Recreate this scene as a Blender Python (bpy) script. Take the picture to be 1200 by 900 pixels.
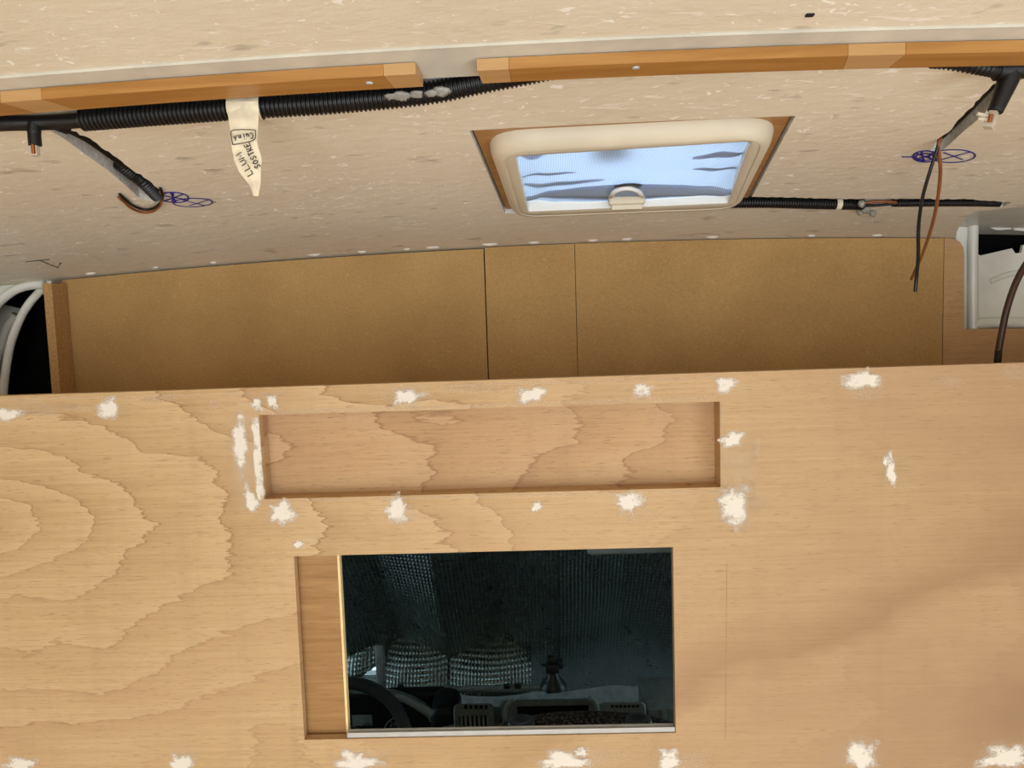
import bpy, bmesh, math, random
from mathutils import Vector, Matrix
from mathutils.geometry import tessellate_polygon
random.seed(7)
for o in list(bpy.data.objects): bpy.data.objects.remove(o)
scn = bpy.context.scene
COL = scn.collection

# ------------------------------------------------------------------ camera
CAMZ = 1.75                       # eye height above the van floor
YAW, PITCH, ROLL = (math.radians(a) for a in (1.475, -4.872, 1.844))
FPX = 900.0
_fw = Vector((-math.sin(YAW)*math.cos(PITCH), math.cos(YAW)*math.cos(PITCH), math.sin(PITCH)))
_r = _fw.cross(Vector((0, 0, 1))).normalized(); _u = _r.cross(_fw)
_c, _s = math.cos(ROLL), math.sin(ROLL)
CR, CU = _c*_r - _s*_u, _s*_r + _c*_u
CAM0 = Vector((0, 0, CAMZ))
cam = bpy.data.cameras.new('camera'); cam.sensor_width = 36.0; cam.lens = FPX/1200*36.0
cam.clip_start = 0.02
camo = bpy.data.objects.new('camera', cam); COL.objects.link(camo)
mw = Matrix((CR, CU, -_fw)).transposed().to_4x4(); mw.translation = CAM0
camo.matrix_world = mw
scn.camera = camo

# ------------------------------------------------------------------ light
W = bpy.data.worlds.new('sky'); scn.world = W; W.use_nodes = True
bg = W.node_tree.nodes['Background']; bg.inputs[0].default_value = (0.70, 0.84, 1.0, 1); bg.inputs[1].default_value = 2.7
def area(name, loc, target, sx, sy, power, col):
    l = bpy.data.lights.new(name, 'AREA'); l.shape = 'RECTANGLE'; l.size = sx; l.size_y = sy
    l.energy = power; l.color = col
    o = bpy.data.objects.new(name, l); COL.objects.link(o); o.location = loc
    o.rotation_euler = (Vector(target)-Vector(loc)).to_track_quat('-Z', 'Y').to_euler()
    return o
# daylight entering by the open rear doors and the open sliding door in the right side
area('rear_door_daylight', (-0.3, -2.40, 1.02), (-.1, 0.9, 1.75), 1.6, 1.75, 40, (1.0, 0.975, 0.92))
area('side_door_daylight', (1.19, -0.35, 0.80), (-.6, 0.15, 1.5), 1.15, 1.3, 10, (1.0, 0.975, 0.93))
scn.view_settings.view_transform = 'Standard'; scn.view_settings.look = 'None'
scn.view_settings.gamma = 1.0; scn.view_settings.use_curve_mapping = False
scn.view_settings.exposure = -0.12

# ------------------------------------------------------------------ geometry helpers
def ray(px, py): return (px-600)/FPX*CR - (py-450)/FPX*CU + _fw
def at(px, py, Y):
    d = ray(px, py); return CAM0 + d*(Y/d.y)
def ceil_z(X, Y): return CAMZ + .425 - .165*max(Y, .45) - .0288*X*X + .008*X
def onc(px, py, dz=0.0):
    d = ray(px, py); lo, hi = .3, 4.0
    g = lambda t: (CAM0+d*t).z - ceil_z(d.x*t, d.y*t) - dz
    n = 400; prev = g(lo)
    for i in range(1, n+1):
        t = lo+(hi-lo)*i/n; v = g(t)
        if (v > 0) != (prev > 0):
            a, b = t-(hi-lo)/n, t
            for _ in range(30):
                m = (a+b)/2
                if (g(m) > 0) == (prev > 0): a = m
                else: b = m
            return CAM0+d*a
        prev = v
    return CAM0+d*hi
def onx(px, py, X):
    d = ray(px, py); return CAM0 + d*(X/d.x)

ORG = {}
def origin_of(o): return ORG.get(o.name, Vector((0, 0, 0)))
def mk(name, verts, faces, mat, parent=None, smooth=False, label=None, cat=None, group=None, kind=None, attr=None, autosm=None):
    verts = [Vector(v) for v in verts]
    if parent is None:
        xs = [v.x for v in verts]; ys = [v.y for v in verts]; zs = [v.z for v in verts]
        og = Vector(((min(xs)+max(xs))/2, (min(ys)+max(ys))/2, min(zs)))
    else: og = origin_of(parent)
    me = bpy.data.meshes.new(name)
    me.from_pydata([v-og for v in verts], [], faces); me.validate(); me.update()
    bm = bmesh.new(); bm.from_mesh(me); bmesh.ops.recalc_face_normals(bm, faces=bm.faces[:]); bm.to_mesh(me); bm.free()
    o = bpy.data.objects.new(name, me); COL.objects.link(o)
    if mat: me.materials.append(mat)
    if smooth:
        for p in me.polygons: p.use_smooth = True
        if autosm: me.set_sharp_from_angle(angle=math.radians(autosm))
    if parent is None: o.location = og
    else: o.parent = parent
    ORG[o.name] = og
    if attr:
        a = me.attributes.new('fade', 'FLOAT', 'POINT')
        for i, v in enumerate(attr): a.data[i].value = v
    for k, v in (('label', label), ('category', cat), ('group', group), ('kind', kind)):
        if v: o[k] = v
    return o
def thing(name, label, cat, loc, group=None):
    o = bpy.data.objects.new(name, None); COL.objects.link(o); o.location = loc; o.empty_display_size = .05
    ORG[o.name] = Vector(loc); o['label'] = label; o['category'] = cat
    if group: o['group'] = group
    return o
class B:
    """collects shapes for one mesh"""
    def __init__(s): s.v = []; s.f = []
    def add(s, v, f):
        n = len(s.v); s.v += [Vector(a) for a in v]; s.f += [tuple(i+n for i in q) for q in f]; return s
    def box(s, a, b):
        x0, y0, z0 = a; x1, y1, z1 = b
        return s.add([(x0,y0,z0),(x1,y0,z0),(x1,y1,z0),(x0,y1,z0),(x0,y0,z1),(x1,y0,z1),(x1,y1,z1),(x0,y1,z1)],
              [(0,3,2,1),(4,5,6,7),(0,1,5,4),(1,2,6,5),(2,3,7,6),(3,0,4,7)])
    def rbox(s, a, b, r=.004, seg=2):
        bm = bmesh.new(); bmesh.ops.create_cube(bm, size=1)
        a = Vector(a); b = Vector(b); c = (a+b)/2; d = b-a
        for v in bm.verts: v.co = Vector((c.x+v.co.x*d.x, c.y+v.co.y*d.y, c.z+v.co.z*d.z))
        r = min(r, .49*min(abs(d.x), abs(d.y), abs(d.z)))
        bmesh.ops.bevel(bm, geom=bm.edges[:], offset=r, segments=seg, profile=.5, affect='EDGES')
        bm.verts.index_update()
        s.add([v.co.copy() for v in bm.verts], [[v.index for v in f.verts] for f in bm.faces]); bm.free(); return s
    def tube(s, pts, rad, n=10, cap=True, flat=None):
        pts = [Vector(p) for p in pts]; m = len(pts)
        rad = rad if isinstance(rad, (list, tuple)) else [rad]*m
        t0 = (pts[1]-pts[0]).normalized()
        up = Vector((0, 0, 1)) if abs(t0.z) < .9 else Vector((1, 0, 0))
        nrm = (up - t0*up.dot(t0)).normalized()
        V = []; F = []
        for i in range(m):
            t = (pts[min(i+1, m-1)]-pts[max(i-1, 0)])
            t = t.normalized() if t.length > 1e-9 else t0
            nrm = (nrm - t*nrm.dot(t)).normalized(); bn = t.cross(nrm)
            for k in range(n):
                a = 2*math.pi*k/n
                V.append(pts[i]+(nrm*math.cos(a)*(flat or 1)+bn*math.sin(a))*rad[i])
        for i in range(m-1):
            for k in range(n): F.append((i*n+k, i*n+(k+1) % n, (i+1)*n+(k+1) % n, (i+1)*n+k))
        if cap: F.append(tuple(range(n))[::-1]); F.append(tuple((m-1)*n+k for k in range(n)))
        return s.add(V, F)
    def lathe(s, base, prof, n=20, axis=(0, 0, 1)):
        ax = Vector(axis).normalized(); e = Vector((1, 0, 0)) if abs(ax.x) < .9 else Vector((0, 1, 0))
        e = (e-ax*e.dot(ax)).normalized(); g = ax.cross(e); base = Vector(base); V = []; F = []
        for r, h in prof:
            for k in range(n):
                a = 2*math.pi*k/n; V.append(base+ax*h+(e*math.cos(a)+g*math.sin(a))*r)
        for i in range(len(prof)-1):
            for k in range(n): F.append((i*n+k, i*n+(k+1) % n, (i+1)*n+(k+1) % n, (i+1)*n+k))
        F.append(tuple(range(n))[::-1]); F.append(tuple((len(prof)-1)*n+k for k in range(n)))
        return s.add(V, F)
    def prism(s, loops, off):
        """outer loop + holes (lists of Vector), extruded by the vector off"""
        off = Vector(off); flat = [Vector(p) for l in loops for p in l]
        tris = tessellate_polygon([[Vector(p) for p in l] for l in loops]); n = len(flat)
        F = [tuple(t) for t in tris]+[tuple(i+n for i in t)[::-1] for t in tris]; b = 0
        for l in loops:
            k = len(l)
            for i in range(k): F.append((b+i, b+(i+1) % k, n+b+(i+1) % k, n+b+i))
            b += k
        return s.add(flat+[p+off for p in flat], F)
    def grid(s, fn, nu, nv):
        V = [fn(i/nu, j/nv) for j in range(nv+1) for i in range(nu+1)]
        F = [(j*(nu+1)+i, j*(nu+1)+i+1, (j+1)*(nu+1)+i+1, (j+1)*(nu+1)+i) for j in range(nv) for i in range(nu)]
        return s.add(V, F)
    def obj(s, name, mat, parent=None, **k): return mk(name, s.v, s.f, mat, parent, **k)

def spline(pts, n=8):
    pts = [Vector(p) for p in pts]; out = []
    for i in range(len(pts)-1):
        p0 = pts[max(i-1, 0)]; p1 = pts[i]; p2 = pts[i+1]; p3 = pts[min(i+2, len(pts)-1)]
        for k in range(n):
            t = k/n
            out.append(.5*((2*p1)+(p2-p0)*t+(2*p0-5*p1+4*p2-p3)*t*t+(3*p1-p0-3*p2+p3)*t**3))
    return out+[pts[-1]]
def resample(pts, step):
    L = [0]
    for a, b in zip(pts, pts[1:]): L.append(L[-1]+(b-a).length)
    n = max(2, int(L[-1]/step)); out = []; j = 0
    for i in range(n+1):
        d = L[-1]*i/n
        while j < len(pts)-2 and L[j+1] < d: j += 1
        seg = L[j+1]-L[j] or 1e-9
        out.append(pts[j].lerp(pts[j+1], min(1, (d-L[j])/seg)))
    return out
def corrugated(pts, r, pitch=.0052, n=14, depth=.17):
    c = resample(spline(pts), pitch/4); rad = [r if i % 4 in (0, 1) else r*(1-depth) for i in range(len(c))]
    return B().tube(c, rad, n)

# ------------------------------------------------------------------ materials
def lin(c):
    f = lambda v: v/12.92 if v <= .04045 else ((v+.055)/1.055)**2.4
    return tuple(f(x/255) for x in c)+(1,)
class N:
    def __init__(s, name):
        s.m = bpy.data.materials.new(name); s.m.use_nodes = True; s.t = s.m.node_tree; s.b = s.t.nodes['Principled BSDF']
        s.out = s.t.nodes['Material Output']
    def n(s, typ, **k):
        x = s.t.nodes.new(typ)
        for a, v in k.items(): setattr(x, a, v)
        return x
    def l(s, a, b): s.t.links.new(a, b)
    def pos(s, scale=(1, 1, 1), loc=(0, 0, 0)):
        g = s.n('ShaderNodeNewGeometry'); m = s.n('ShaderNodeMapping'); s.l(g.outputs['Position'], m.inputs[0])
        m.inputs['Scale'].default_value = scale; m.inputs['Location'].default_value = loc; return m.outputs[0]
    def noise(s, scale, sc=1, detail=3, rough=.5, dist=0, loc=(0, 0, 0)):
        x = s.n('ShaderNodeTexNoise'); s.l(s.pos(scale, loc), x.inputs['Vector']); x.inputs['Scale'].default_value = sc
        x.inputs['Detail'].default_value = detail; x.inputs['Roughness'].default_value = rough; x.inputs['Distortion'].default_value = dist
        return x.outputs[0]
    def math(s, op, a, b=None, c=None, clamp=False):
        x = s.n('ShaderNodeMath', operation=op, use_clamp=clamp)
        for i, v in enumerate((a, b, c)):
            if v is None: continue
            if isinstance(v, (int, float)): x.inputs[i].default_value = v
            else: s.l(v, x.inputs[i])
        return x.outputs[0]
    def ramp(s, fac, stops):
        x = s.n('ShaderNodeValToRGB'); s.l(fac, x.inputs[0]); e = x.color_ramp.elements
        while len(e) < len(stops): e.new(.5)
        for i, (p, c) in enumerate(stops):
            e[i].position = p; e[i].color = c if len(c) == 4 else lin(c)
        return x.outputs[0]
    def rng(s, v, a, b, c, d):
        x = s.n('ShaderNodeMapRange'); s.l(v, x.inputs[0])
        for i, q in enumerate((a, b, c, d)): x.inputs[i+1].default_value = q
        return x.outputs[0]
    def mix(s, f, a, b, mode='MIX'):
        x = s.n('ShaderNodeMix', data_type='RGBA', blend_type=mode)
        if isinstance(f, (int, float)): x.inputs[0].default_value = f
        else: s.l(f, x.inputs[0])
        for i, v in ((6, a), (7, b)):
            if isinstance(v, tuple): x.inputs[i].default_value = v if len(v) == 4 else lin(v)
            else: s.l(v, x.inputs[i])
        return x.outputs[2]
    def bump(s, h, strength=.3, dist=.002):
        x = s.n('ShaderNodeBump'); s.l(h, x.inputs['Height']); x.inputs['Strength'].default_value = strength
        x.inputs['Distance'].default_value = dist; s.l(x.outputs[0], s.b.inputs['Normal'])
    def col(s, v):
        if isinstance(v, tuple): s.b.inputs['Base Color'].default_value = v if len(v) == 4 else lin(v)
        else: s.l(v, s.b.inputs['Base Color'])
    def set(s, rough=.6, metal=0, spec=.4):
        s.b.inputs['Roughness'].default_value = rough; s.b.inputs['Metallic'].default_value = metal
        s.b.inputs['Specular IOR Level'].default_value = spec; return s
BW = lambda v: (v, v, v, 1)
def plain(name, c, rough=.5, metal=0, spec=.4, var=.08, sc=40, bump=0):
    m = N(name); m.set(rough, metal, spec)
    nz = m.noise((1, 1, 1), sc, 3)
    a = tuple(x*(1-var) for x in c); b = tuple(min(255, x*(1+var)) for x in c)
    m.col(m.ramp(nz, [(.3, a), (.7, b)]))
    if bump: m.bump(nz, bump, .002)
    return m.m

def plywood(name, light, base, dark, centre=(-.86, -.30), zs=1.7, jag=.10, grow=6.0, nz=(2.2, 2.2, 3.2), namp=2.6, contrast=1.0, vertical=False, off=0.0, fade=False):
    m = N(name); m.set(.62, 0, .25)
    sep = m.n('ShaderNodeSeparateXYZ'); m.l(m.pos((1, 1, 1), (-centre[0], 0, -(CAMZ+centre[1]))), sep.inputs[0])
    x, z = sep.outputs[0], sep.outputs[2]
    r = m.math('SQRT', m.math('ADD', m.math('POWER', m.math('ABSOLUTE', x), 2), m.math('POWER', m.math('ABSOLUTE', m.math('MULTIPLY', z, zs)), 2)))
    F = m.math('MULTIPLY', m.math('LOGARITHM', m.math('ADD', m.math('MULTIPLY', r, grow), 1.0), math.e), 6.0)
    if vertical: F = m.math('MULTIPLY', x, 4.5)
    n1 = m.math('SUBTRACT', m.noise(nz, 1, 2, .5, .3, (off, 0, off)), .5)
    F = m.math('ADD', F, m.math('MULTIPLY', n1, namp*2))
    n2 = m.math('SUBTRACT', m.noise((9, 9, 42), 1, 3, .65), .5)
    F = m.math('ADD', F, m.math('MULTIPLY', n2, jag*9))
    n3 = m.math('SUBTRACT', m.noise((3, 3, 160), 1, 3, .7), .5)
    F = m.math('ADD', F, m.math('MULTIPLY', n3, jag*3))
    t = m.math('FRACT', F)
    fig = m.ramp(t, [(0, tuple((d+b)/2 for d, b in zip(dark, base))), (.02, dark), (.045, tuple((d+b*2)/3 for d, b in zip(dark, base))), (.22, tuple((d+b*5)/6 for d, b in zip(dark, base))), (.6, base), (1, light)])
    mask = m.rng(m.noise((1.3, 1.3, 2.0), 1, 2, .5, 0, (3, 0, 5)), .35, .62, .25*contrast, 1.0*contrast)
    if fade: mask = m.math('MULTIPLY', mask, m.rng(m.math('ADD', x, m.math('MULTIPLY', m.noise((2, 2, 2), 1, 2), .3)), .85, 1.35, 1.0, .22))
    c = m.mix(mask, base, fig)
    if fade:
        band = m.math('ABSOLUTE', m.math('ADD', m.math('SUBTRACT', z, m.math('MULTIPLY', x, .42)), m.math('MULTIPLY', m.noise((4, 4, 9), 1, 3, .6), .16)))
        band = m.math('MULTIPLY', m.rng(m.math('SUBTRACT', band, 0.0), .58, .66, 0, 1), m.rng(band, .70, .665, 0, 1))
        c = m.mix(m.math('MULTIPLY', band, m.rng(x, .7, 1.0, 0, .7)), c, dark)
    fib = m.noise((5, 5, 260), 1, 4, .7)
    c = m.mix(.55, c, m.ramp(fib, [(.25, (150, 150, 150)), (.5, (188, 188, 188)), (.75, (214, 214, 214))]), 'SOFT_LIGHT')
    pore = m.noise((45, 45, 900), 1, 2, .6)
    c = m.mix(m.rng(pore, .61, .70, 0, .7), c, tuple(v*.66 for v in base))
    blot = m.noise((1.6, 1.6, 2.2), 1, 3)
    c = m.mix(m.rng(blot, .42, .75, 0, .4), c, (190, 152, 122))
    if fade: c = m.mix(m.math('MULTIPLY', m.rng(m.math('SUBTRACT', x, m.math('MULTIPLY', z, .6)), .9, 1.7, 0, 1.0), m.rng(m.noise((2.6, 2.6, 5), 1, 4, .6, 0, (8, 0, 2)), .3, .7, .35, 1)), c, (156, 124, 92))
    streak = m.noise((26, 26, 1.8), 1, 3, .6, 0, (4, 1, 0)); c = m.mix(m.rng(streak, .52, .78, 0, .16), c, tuple(v*.78 for v in base))
    m.col(c); m.bump(fib, .12, .001)
    return m.m
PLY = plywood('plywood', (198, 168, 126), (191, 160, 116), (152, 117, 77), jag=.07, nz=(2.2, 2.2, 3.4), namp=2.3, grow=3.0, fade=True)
PLYR = plywood('plywood_recess', (192, 158, 118), (187, 151, 109), (154, 116, 80), centre=(0, -.2), jag=.05, nz=(1.6, 1.6, 6.0), namp=1.5, vertical=True, off=4.0)
PLYB = plywood('plywood_pale', (205, 168, 122), (196, 156, 108), (170, 128, 84), centre=(.2, .3), contrast=.5)

def mdf_mat():
    m = N('mdf'); m.set(.75, 0, .2)
    a = m.noise((1, 1, 1), 6, 4)
    c = m.ramp(a, [(.3, (178, 142, 90)), (.7, (193, 157, 102))])
    f = m.noise((1, 1, 1), 260, 3, .8); c = m.mix(.5, c, m.ramp(f, [(.3, (120, 120, 120)), (.7, (205, 205, 205))]), 'SOFT_LIGHT')
    v = m.noise((70, 70, 230), 1, 2, .7, 1.8); c = m.mix(m.rng(v, .655, .70, 0, .6), c, (214, 176, 118))
    v2 = m.noise((230, 230, 70), 1, 2, .7, 1.8, (7, 2, 1)); c = m.mix(m.rng(v2, .655, .70, 0, .55), c, (208, 172, 112))
    d = m.noise((1, 1, 1), 230, 1, .5, 0, (5, 5, 5)); c = m.mix(m.rng(d, .76, .80, 0, .5), c, (92, 66, 38))
    m.col(c); m.bump(f, .1, .001); return m.m
MDF = mdf_mat()
MDFE = plain('mdf_edge', (182, 142, 92), .8, 0, .2, .1, 200)

def ceiling_mat():
    m = N('ceiling_board'); m.set(.7, 0, .25)
    a = m.noise((1, 1, 1), 3.0, 4); c = m.ramp(a, [(.3, (222, 210, 186)), (.7, (232, 221, 198))])
    n = m.noise((30, 55, 30), 1, 4, .65); c = m.mix(.35, c, m.ramp(n, [(.3, (160, 160, 160)), (.7, (205, 205, 205))]), 'SOFT_LIGHT')
    fl = m.noise((55, 95, 55), 1, 2, .6, .8, (2, 9, 0)); gate = m.noise((5, 5, 5), 1, 2)
    s = m.math('ADD', fl, m.math('MULTIPLY', gate, .18))
    c = m.mix(m.rng(s, .735, .775, 0, .9), c, (252, 247, 236))
    sc = m.noise((14, 90, 14), 1, 3, .7, .6, (1, 4, 0)); c = m.mix(m.rng(m.math('ADD', sc, m.math('MULTIPLY', gate, .12)),   .70, .74, 0, .75), c, (249, 242, 228))
    dn = m.noise((18, 34, 18), 1, 2, .5, 0, (11, 3, 0)); c = m.mix(m.rng(dn, .64, .76, 0, .45), c, (150, 138, 120))
    m.col(c)
    h = m.math('ADD', n, m.math('MULTIPLY', m.rng(dn, .66, .78, 0, 1), -.6)); m.bump(h, .5, .003); return m.m
CEIL = ceiling_mat()
FOAM = plain('foam_cut', (205, 203, 196), .9, 0, .1, .1, 120, .4)
def pine(name, a, b, c3):
    m = N(name); m.set(.38, 0, .45)
    n = m.noise((3, 60, 60), 1, 4, .6, .6); c = m.ramp(n, [(.25, a), (.5, b), (.75, c3)])
    m.col(c); m.bump(n, .08, .001); return m.m
PINE = pine('batten_wood', (148, 100, 44), (166, 116, 56), (186, 138, 76))
PINEL = pine('batten_wood_pale', (172, 130, 78), (186, 144, 92), (196, 156, 106))
HWOOD = pine('hatch_liner_wood', (150, 108, 62), (168, 124, 76), (182, 138, 90))
def oak():
    m = N('oak_laminate'); m.set(.5, 0, .35)
    n = m.noise((4, 4, 60), 1, 5, .65, 1.2); c = m.ramp(n, [(.25, (138, 98, 54)), (.5, (160, 119, 70)), (.75, (176, 136, 86))])
    p = m.noise((20, 20, 420), 1, 2, .6, .5); c = m.mix(m.rng(p, .6, .7, 0, .5), c, (128, 86, 44))
    m.col(c); m.bump(p, .15, .001); return m.m
OAK = oak()
EDGEB = plain('edge_banding', (236, 208, 150), .5, 0, .3, .04)
RIBM = plain('roof_rib_paint', (205, 201, 186), .35, 0, .5, .05, 20)
VANP = plain('van_body_paint', (232, 231, 220), .22, 0, .55, .05, 9)
VANG = plain('van_body_primer', (150, 150, 142), .4, 0, .5, .15, 14)
FRAMEP = plain('hatch_plastic', (212, 201, 177), .42, 0, .4, .03, 10)
WHITEP = plain('white_plastic', (238, 236, 228), .4, 0, .4, .02, 10)
BLACKP = plain('black_conduit', (17, 17, 18), .42, 0, .5, .15, 60)
TAPEB = plain('black_tape', (11, 10, 11), .45, 0, .4, .2, 80, .3)
WIREK = plain('black_wire', (16, 12, 10), .4, 0, .4, .1)
WIREB = plain('brown_wire', (134, 82, 48), .4, 0, .4, .08)
WIRED = plain('dark_brown_cable', (72, 44, 30), .35, 0, .5, .1)
COPPER = plain('copper', (170, 104, 62), .3, 1, .5, .1)
CLEARP = plain('clear_connector', (196, 186, 168), .2, 0, .6, .1)
TAPEM = plain('masking_tape', (226, 214, 186), .7, 0, .2, .05, 60, .5)
INK = plain('black_ink', (30, 28, 34), .6, 0, .2, 0)
INKB = plain('blue_marker_ink', (52, 44, 128), .6, 0, .2, .15)
STEEL = plain('screw_steel', (205, 205, 205), .45, .3, .5, .05)
ALU = plain('aluminium', (186, 185, 180), .4, .25, .5, .03)
DASH = plain('dash_plastic', (120, 126, 124), .55, 0, .4, .1, 120, .2)
DASHD = plain('dash_black', (16, 17, 18), .45, 0, .4, .1)
TRIMG = plain('grey_trim', (146, 152, 149), .5, 0, .4, .08)
RUB = plain('rubber_black', (52, 54, 56), .35, 0, .5, .1)
SCREEN = plain('display_glass', (150, 158, 156), .25, 0, .5, .05)
GAUGE = plain('gauge_print', (190, 190, 190), .5, 0, .3, 0)
DARK = plain('unlit_black', (10, 10, 10), .9, 0, .1, .1)
CABM = plain('cab_lining', (138, 142, 140), .8, 0, .2, .1)
FLOORM = plain('van_floor_ply', (176, 140, 98), .6, 0, .3, .1, 5)
WALLM = plain('side_wall_lining', (206, 192, 168), .7, 0, .2, .05, 4)
SILI = plain('clear_glue', (142, 140, 132), .25, 0, .6, .1, 60, .5)
PLUG = plain('white_sealant', (232, 226, 212), .7, 0, .2, .06, 60, .4)

def seat_mat():
    m = N('seat_fabric'); m.set(.85, 0, .2)
    v = m.n('ShaderNodeTexVoronoi'); m.l(m.pos(), v.inputs['Vector']); v.inputs['Scale'].default_value = 150
    m.col(m.ramp(v.outputs['Distance'], [(.2, (104, 96, 86)), (.6, (34, 32, 32))])); m.bump(v.outputs['Distance'], .8, .004); return m.m
SEATF = seat_mat()
def foil_mat():
    m = N('bubble_foil'); m.set(.3, 1.0, .5); m.col((150, 160, 156))
    sep = m.n('ShaderNodeSeparateXYZ'); m.l(m.pos(), sep.inputs[0])
    nz = m.noise((4, 4, 4), 1, 2)
    k = 2*math.pi/.0115
    sx = m.math('SINE', m.math('MULTIPLY', m.math('ADD', sep.outputs[0], m.math('MULTIPLY', nz, .010)), k))
    sz = m.math('SINE', m.math('MULTIPLY', m.math('ADD', sep.outputs[2], m.math('MULTIPLY', nz, .010)), k*.8))
    h = m.math('MULTIPLY', m.math('ADD', sx, 1), m.math('ADD', sz, 1.25))
    n2 = m.noise((1, 1, 1), 14, 2, .5)
    m.bump(h, .55, .0016)
    m.l(m.rng(n2, .3, .7, .26, .40), m.b.inputs['Roughness']); return m.m
FOIL = foil_mat()
def filler_mat():
    m = N('white_filler'); m.set(.8, 0, .15); m.col((228, 220, 206))
    a = m.n('ShaderNodeAttribute', attribute_name='fade')
    nz = m.math('ADD', m.math('MULTIPLY', m.noise((55, 55, 75), 1, 4, .7), 1.5), m.math('MULTIPLY', m.noise((240, 240, 420), 1, 2), .35))
    s = m.math('ADD', a.outputs['Fac'], m.math('SUBTRACT', nz, .92))
    al = m.rng(s, .25, .75, 0, 1)
    m.l(m.math('MULTIPLY', al, .96), m.b.inputs['Alpha']); return m.m
FILL = filler_mat()
def faint_filler():
    m = N('thin_filler'); m.set(.8, 0, .15); m.col((224, 202, 174))
    a = m.n('ShaderNodeAttribute', attribute_name='fade')
    nz = m.noise((50, 50, 90), 1, 4, .65)
    m.l(m.math('MULTIPLY', m.rng(m.math('ADD', a.outputs['Fac'], m.math('SUBTRACT', nz, .5)), .25, 1.1, 0, 1), .36), m.b.inputs['Alpha']); return m.m
FILLT = faint_filler()
def blind_mat(name, c, trans):
    m = N(name); nt = m.t
    w = m.n('ShaderNodeTexWave'); m.l(m.pos((1, .3, 1)), w.inputs['Vector']); w.inputs['Scale'].default_value = 90; w.inputs['Distortion'].default_value = 3
    cc = m.ramp(w.outputs[0], [(0, tuple(v*.9 for v in c)), (1, c)])
    tr = m.n('ShaderNodeBsdfTranslucent'); df = m.n('ShaderNodeBsdfDiffuse'); mx = m.n('ShaderNodeMixShader')
    m.l(cc, tr.inputs[0]); m.l(cc, df.inputs[0]); mx.inputs[0].default_value = trans
    m.l(df.outputs[0], mx.inputs[1]); m.l(tr.outputs[0], mx.inputs[2]); m.l(mx.outputs[0], m.out.inputs[0]); return m.m
BLINDG = blind_mat('blind_fabric_gathered_dim', (128, 142, 176), .5)  # same cloth darkened: dimmed backlight of the bunched layers put into the colour
BLIND = blind_mat('blind_fabric', (206, 222, 240), .55)
def clear_mat(name, tint, refl):
    m = N(name)
    tr = m.n('ShaderNodeBsdfTransparent'); tr.inputs[0].default_value = tint; gl = m.n('ShaderNodeBsdfGlossy'); gl.inputs['Roughness'].default_value = .03
    mx = m.n('ShaderNodeMixShader'); mx.inputs[0].default_value = refl
    m.l(tr.outputs[0], mx.inputs[1]); m.l(gl.outputs[0], mx.inputs[2]); m.l(mx.outputs[0], m.out.inputs[0]); return m.m
ACRYL = clear_mat('acrylic_lid', (.92, .95, 1, 1), .06)
GLASS = clear_mat('windscreen_glass', (.86, .93, .9, 1), .08)

Z = lambda v: CAMZ+v
# ------------------------------------------------------------------ setting: van shell
def fl(name, a, b, mat): return B().box(a, b).obj(name, mat, kind='structure')
fl('floor', (-1.25, -2.5, -.04), (1.25, 2.9, 0), FLOORM)
fl('wall_left', (-1.29, -2.5, 0), (-1.25, 1.80, Z(.5)), WALLM)
# right side wall with the open sliding door
o = B(); o.prism([[(1.25, -2.5, 0), (1.25, 1.80, 0), (1.25, 1.80, Z(.5)), (1.25, -2.5, Z(.5))],
                  [(1.25, -.95, .12), (1.25, .25, .12), (1.25, .25, 1.85), (1.25, -.95, 1.85)]], (.04, 0, 0))
o.obj('wall_right', WALLM, kind='structure')

YB = 1.15          # plywood bulkhead, face towards the living area
YM = 1.637         # MDF boards above the cab
# roof sheet metal above the boards, with the hole of the roof hatch
HC = [onc(550, 153), onc(932, 136), onc(876, 240), onc(592, 250)]      # NL NR FR FL corners of the cut-out
HC = [Vector((p.x, p.y, 0)) for p in HC]
def ceil_slab(y0, y1, dz0, dz1, nx, ny, x0=-1.25, x1=1.25):
    b = B()
    for s, d in ((0, dz0), (1, dz1)):
        b.grid(lambda u, v: Vector((x0+(x1-x0)*u, y0+(y1-y0)*v, ceil_z(x0+(x1-x0)*u, y0+(y1-y0)*v)+d)), nx, ny)
    n = (nx+1)*(ny+1); rim = list(range(nx+1))+[(j+1)*(nx+1)+nx for j in range(ny)]+[ny*(nx+1)+i for i in range(nx-1, -1, -1)]+[j*(nx+1) for j in range(ny-1, 0, -1)]
    for a, c in zip(rim, rim[1:]+rim[:1]): b.f.append((a, c, c+n, a+n))
    # one side faces the other way round
    k = nx*ny; b.f[:k] = [q[::-1] for q in b.f[:k]]
    return b
def cut(o, cutters):
    for c in cutters:
        me = c.obj('cutter', None); md = o.modifiers.new('cut', 'BOOLEAN'); md.operation = 'DIFFERENCE'; md.solver = 'EXACT'; md.object = me
        bpy.context.view_layer.update(); dg = bpy.context.evaluated_depsgraph_get()
        nm = bpy.data.meshes.new_from_object(o.evaluated_get(dg)); o.modifiers.clear(); old = o.data; o.data = nm
        bpy.data.meshes.remove(old); ORG.pop(me.name, None); bpy.data.objects.remove(me)
def vert_prism(xy, z0, z1): return B().prism([[(p[0], p[1], z0) for p in xy]], (0, 0, z1-z0))
def grow(q, d):
    c = sum(q, Vector())/4; return [p+(p-c).normalized()*d for p in q]
roof = ceil_slab(-2.5, 2.9, .030, .045, 24, 40).obj('roof', RIBM, kind='structure')
cut(roof, [vert_prism(grow(HC, -.045), Z(-.3), Z(.8))])
ceil_slab(-2.5, .829, -.0, .029, 24, 30).obj('ceiling_rear', CEIL, kind='structure')
rib = ceil_slab(.8295, .893, -.003, .029, 30, 2).obj('trim_1', RIBM, kind='structure')
front = ceil_slab(.918, 1.70, 0, .029, 60, 26)
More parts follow.
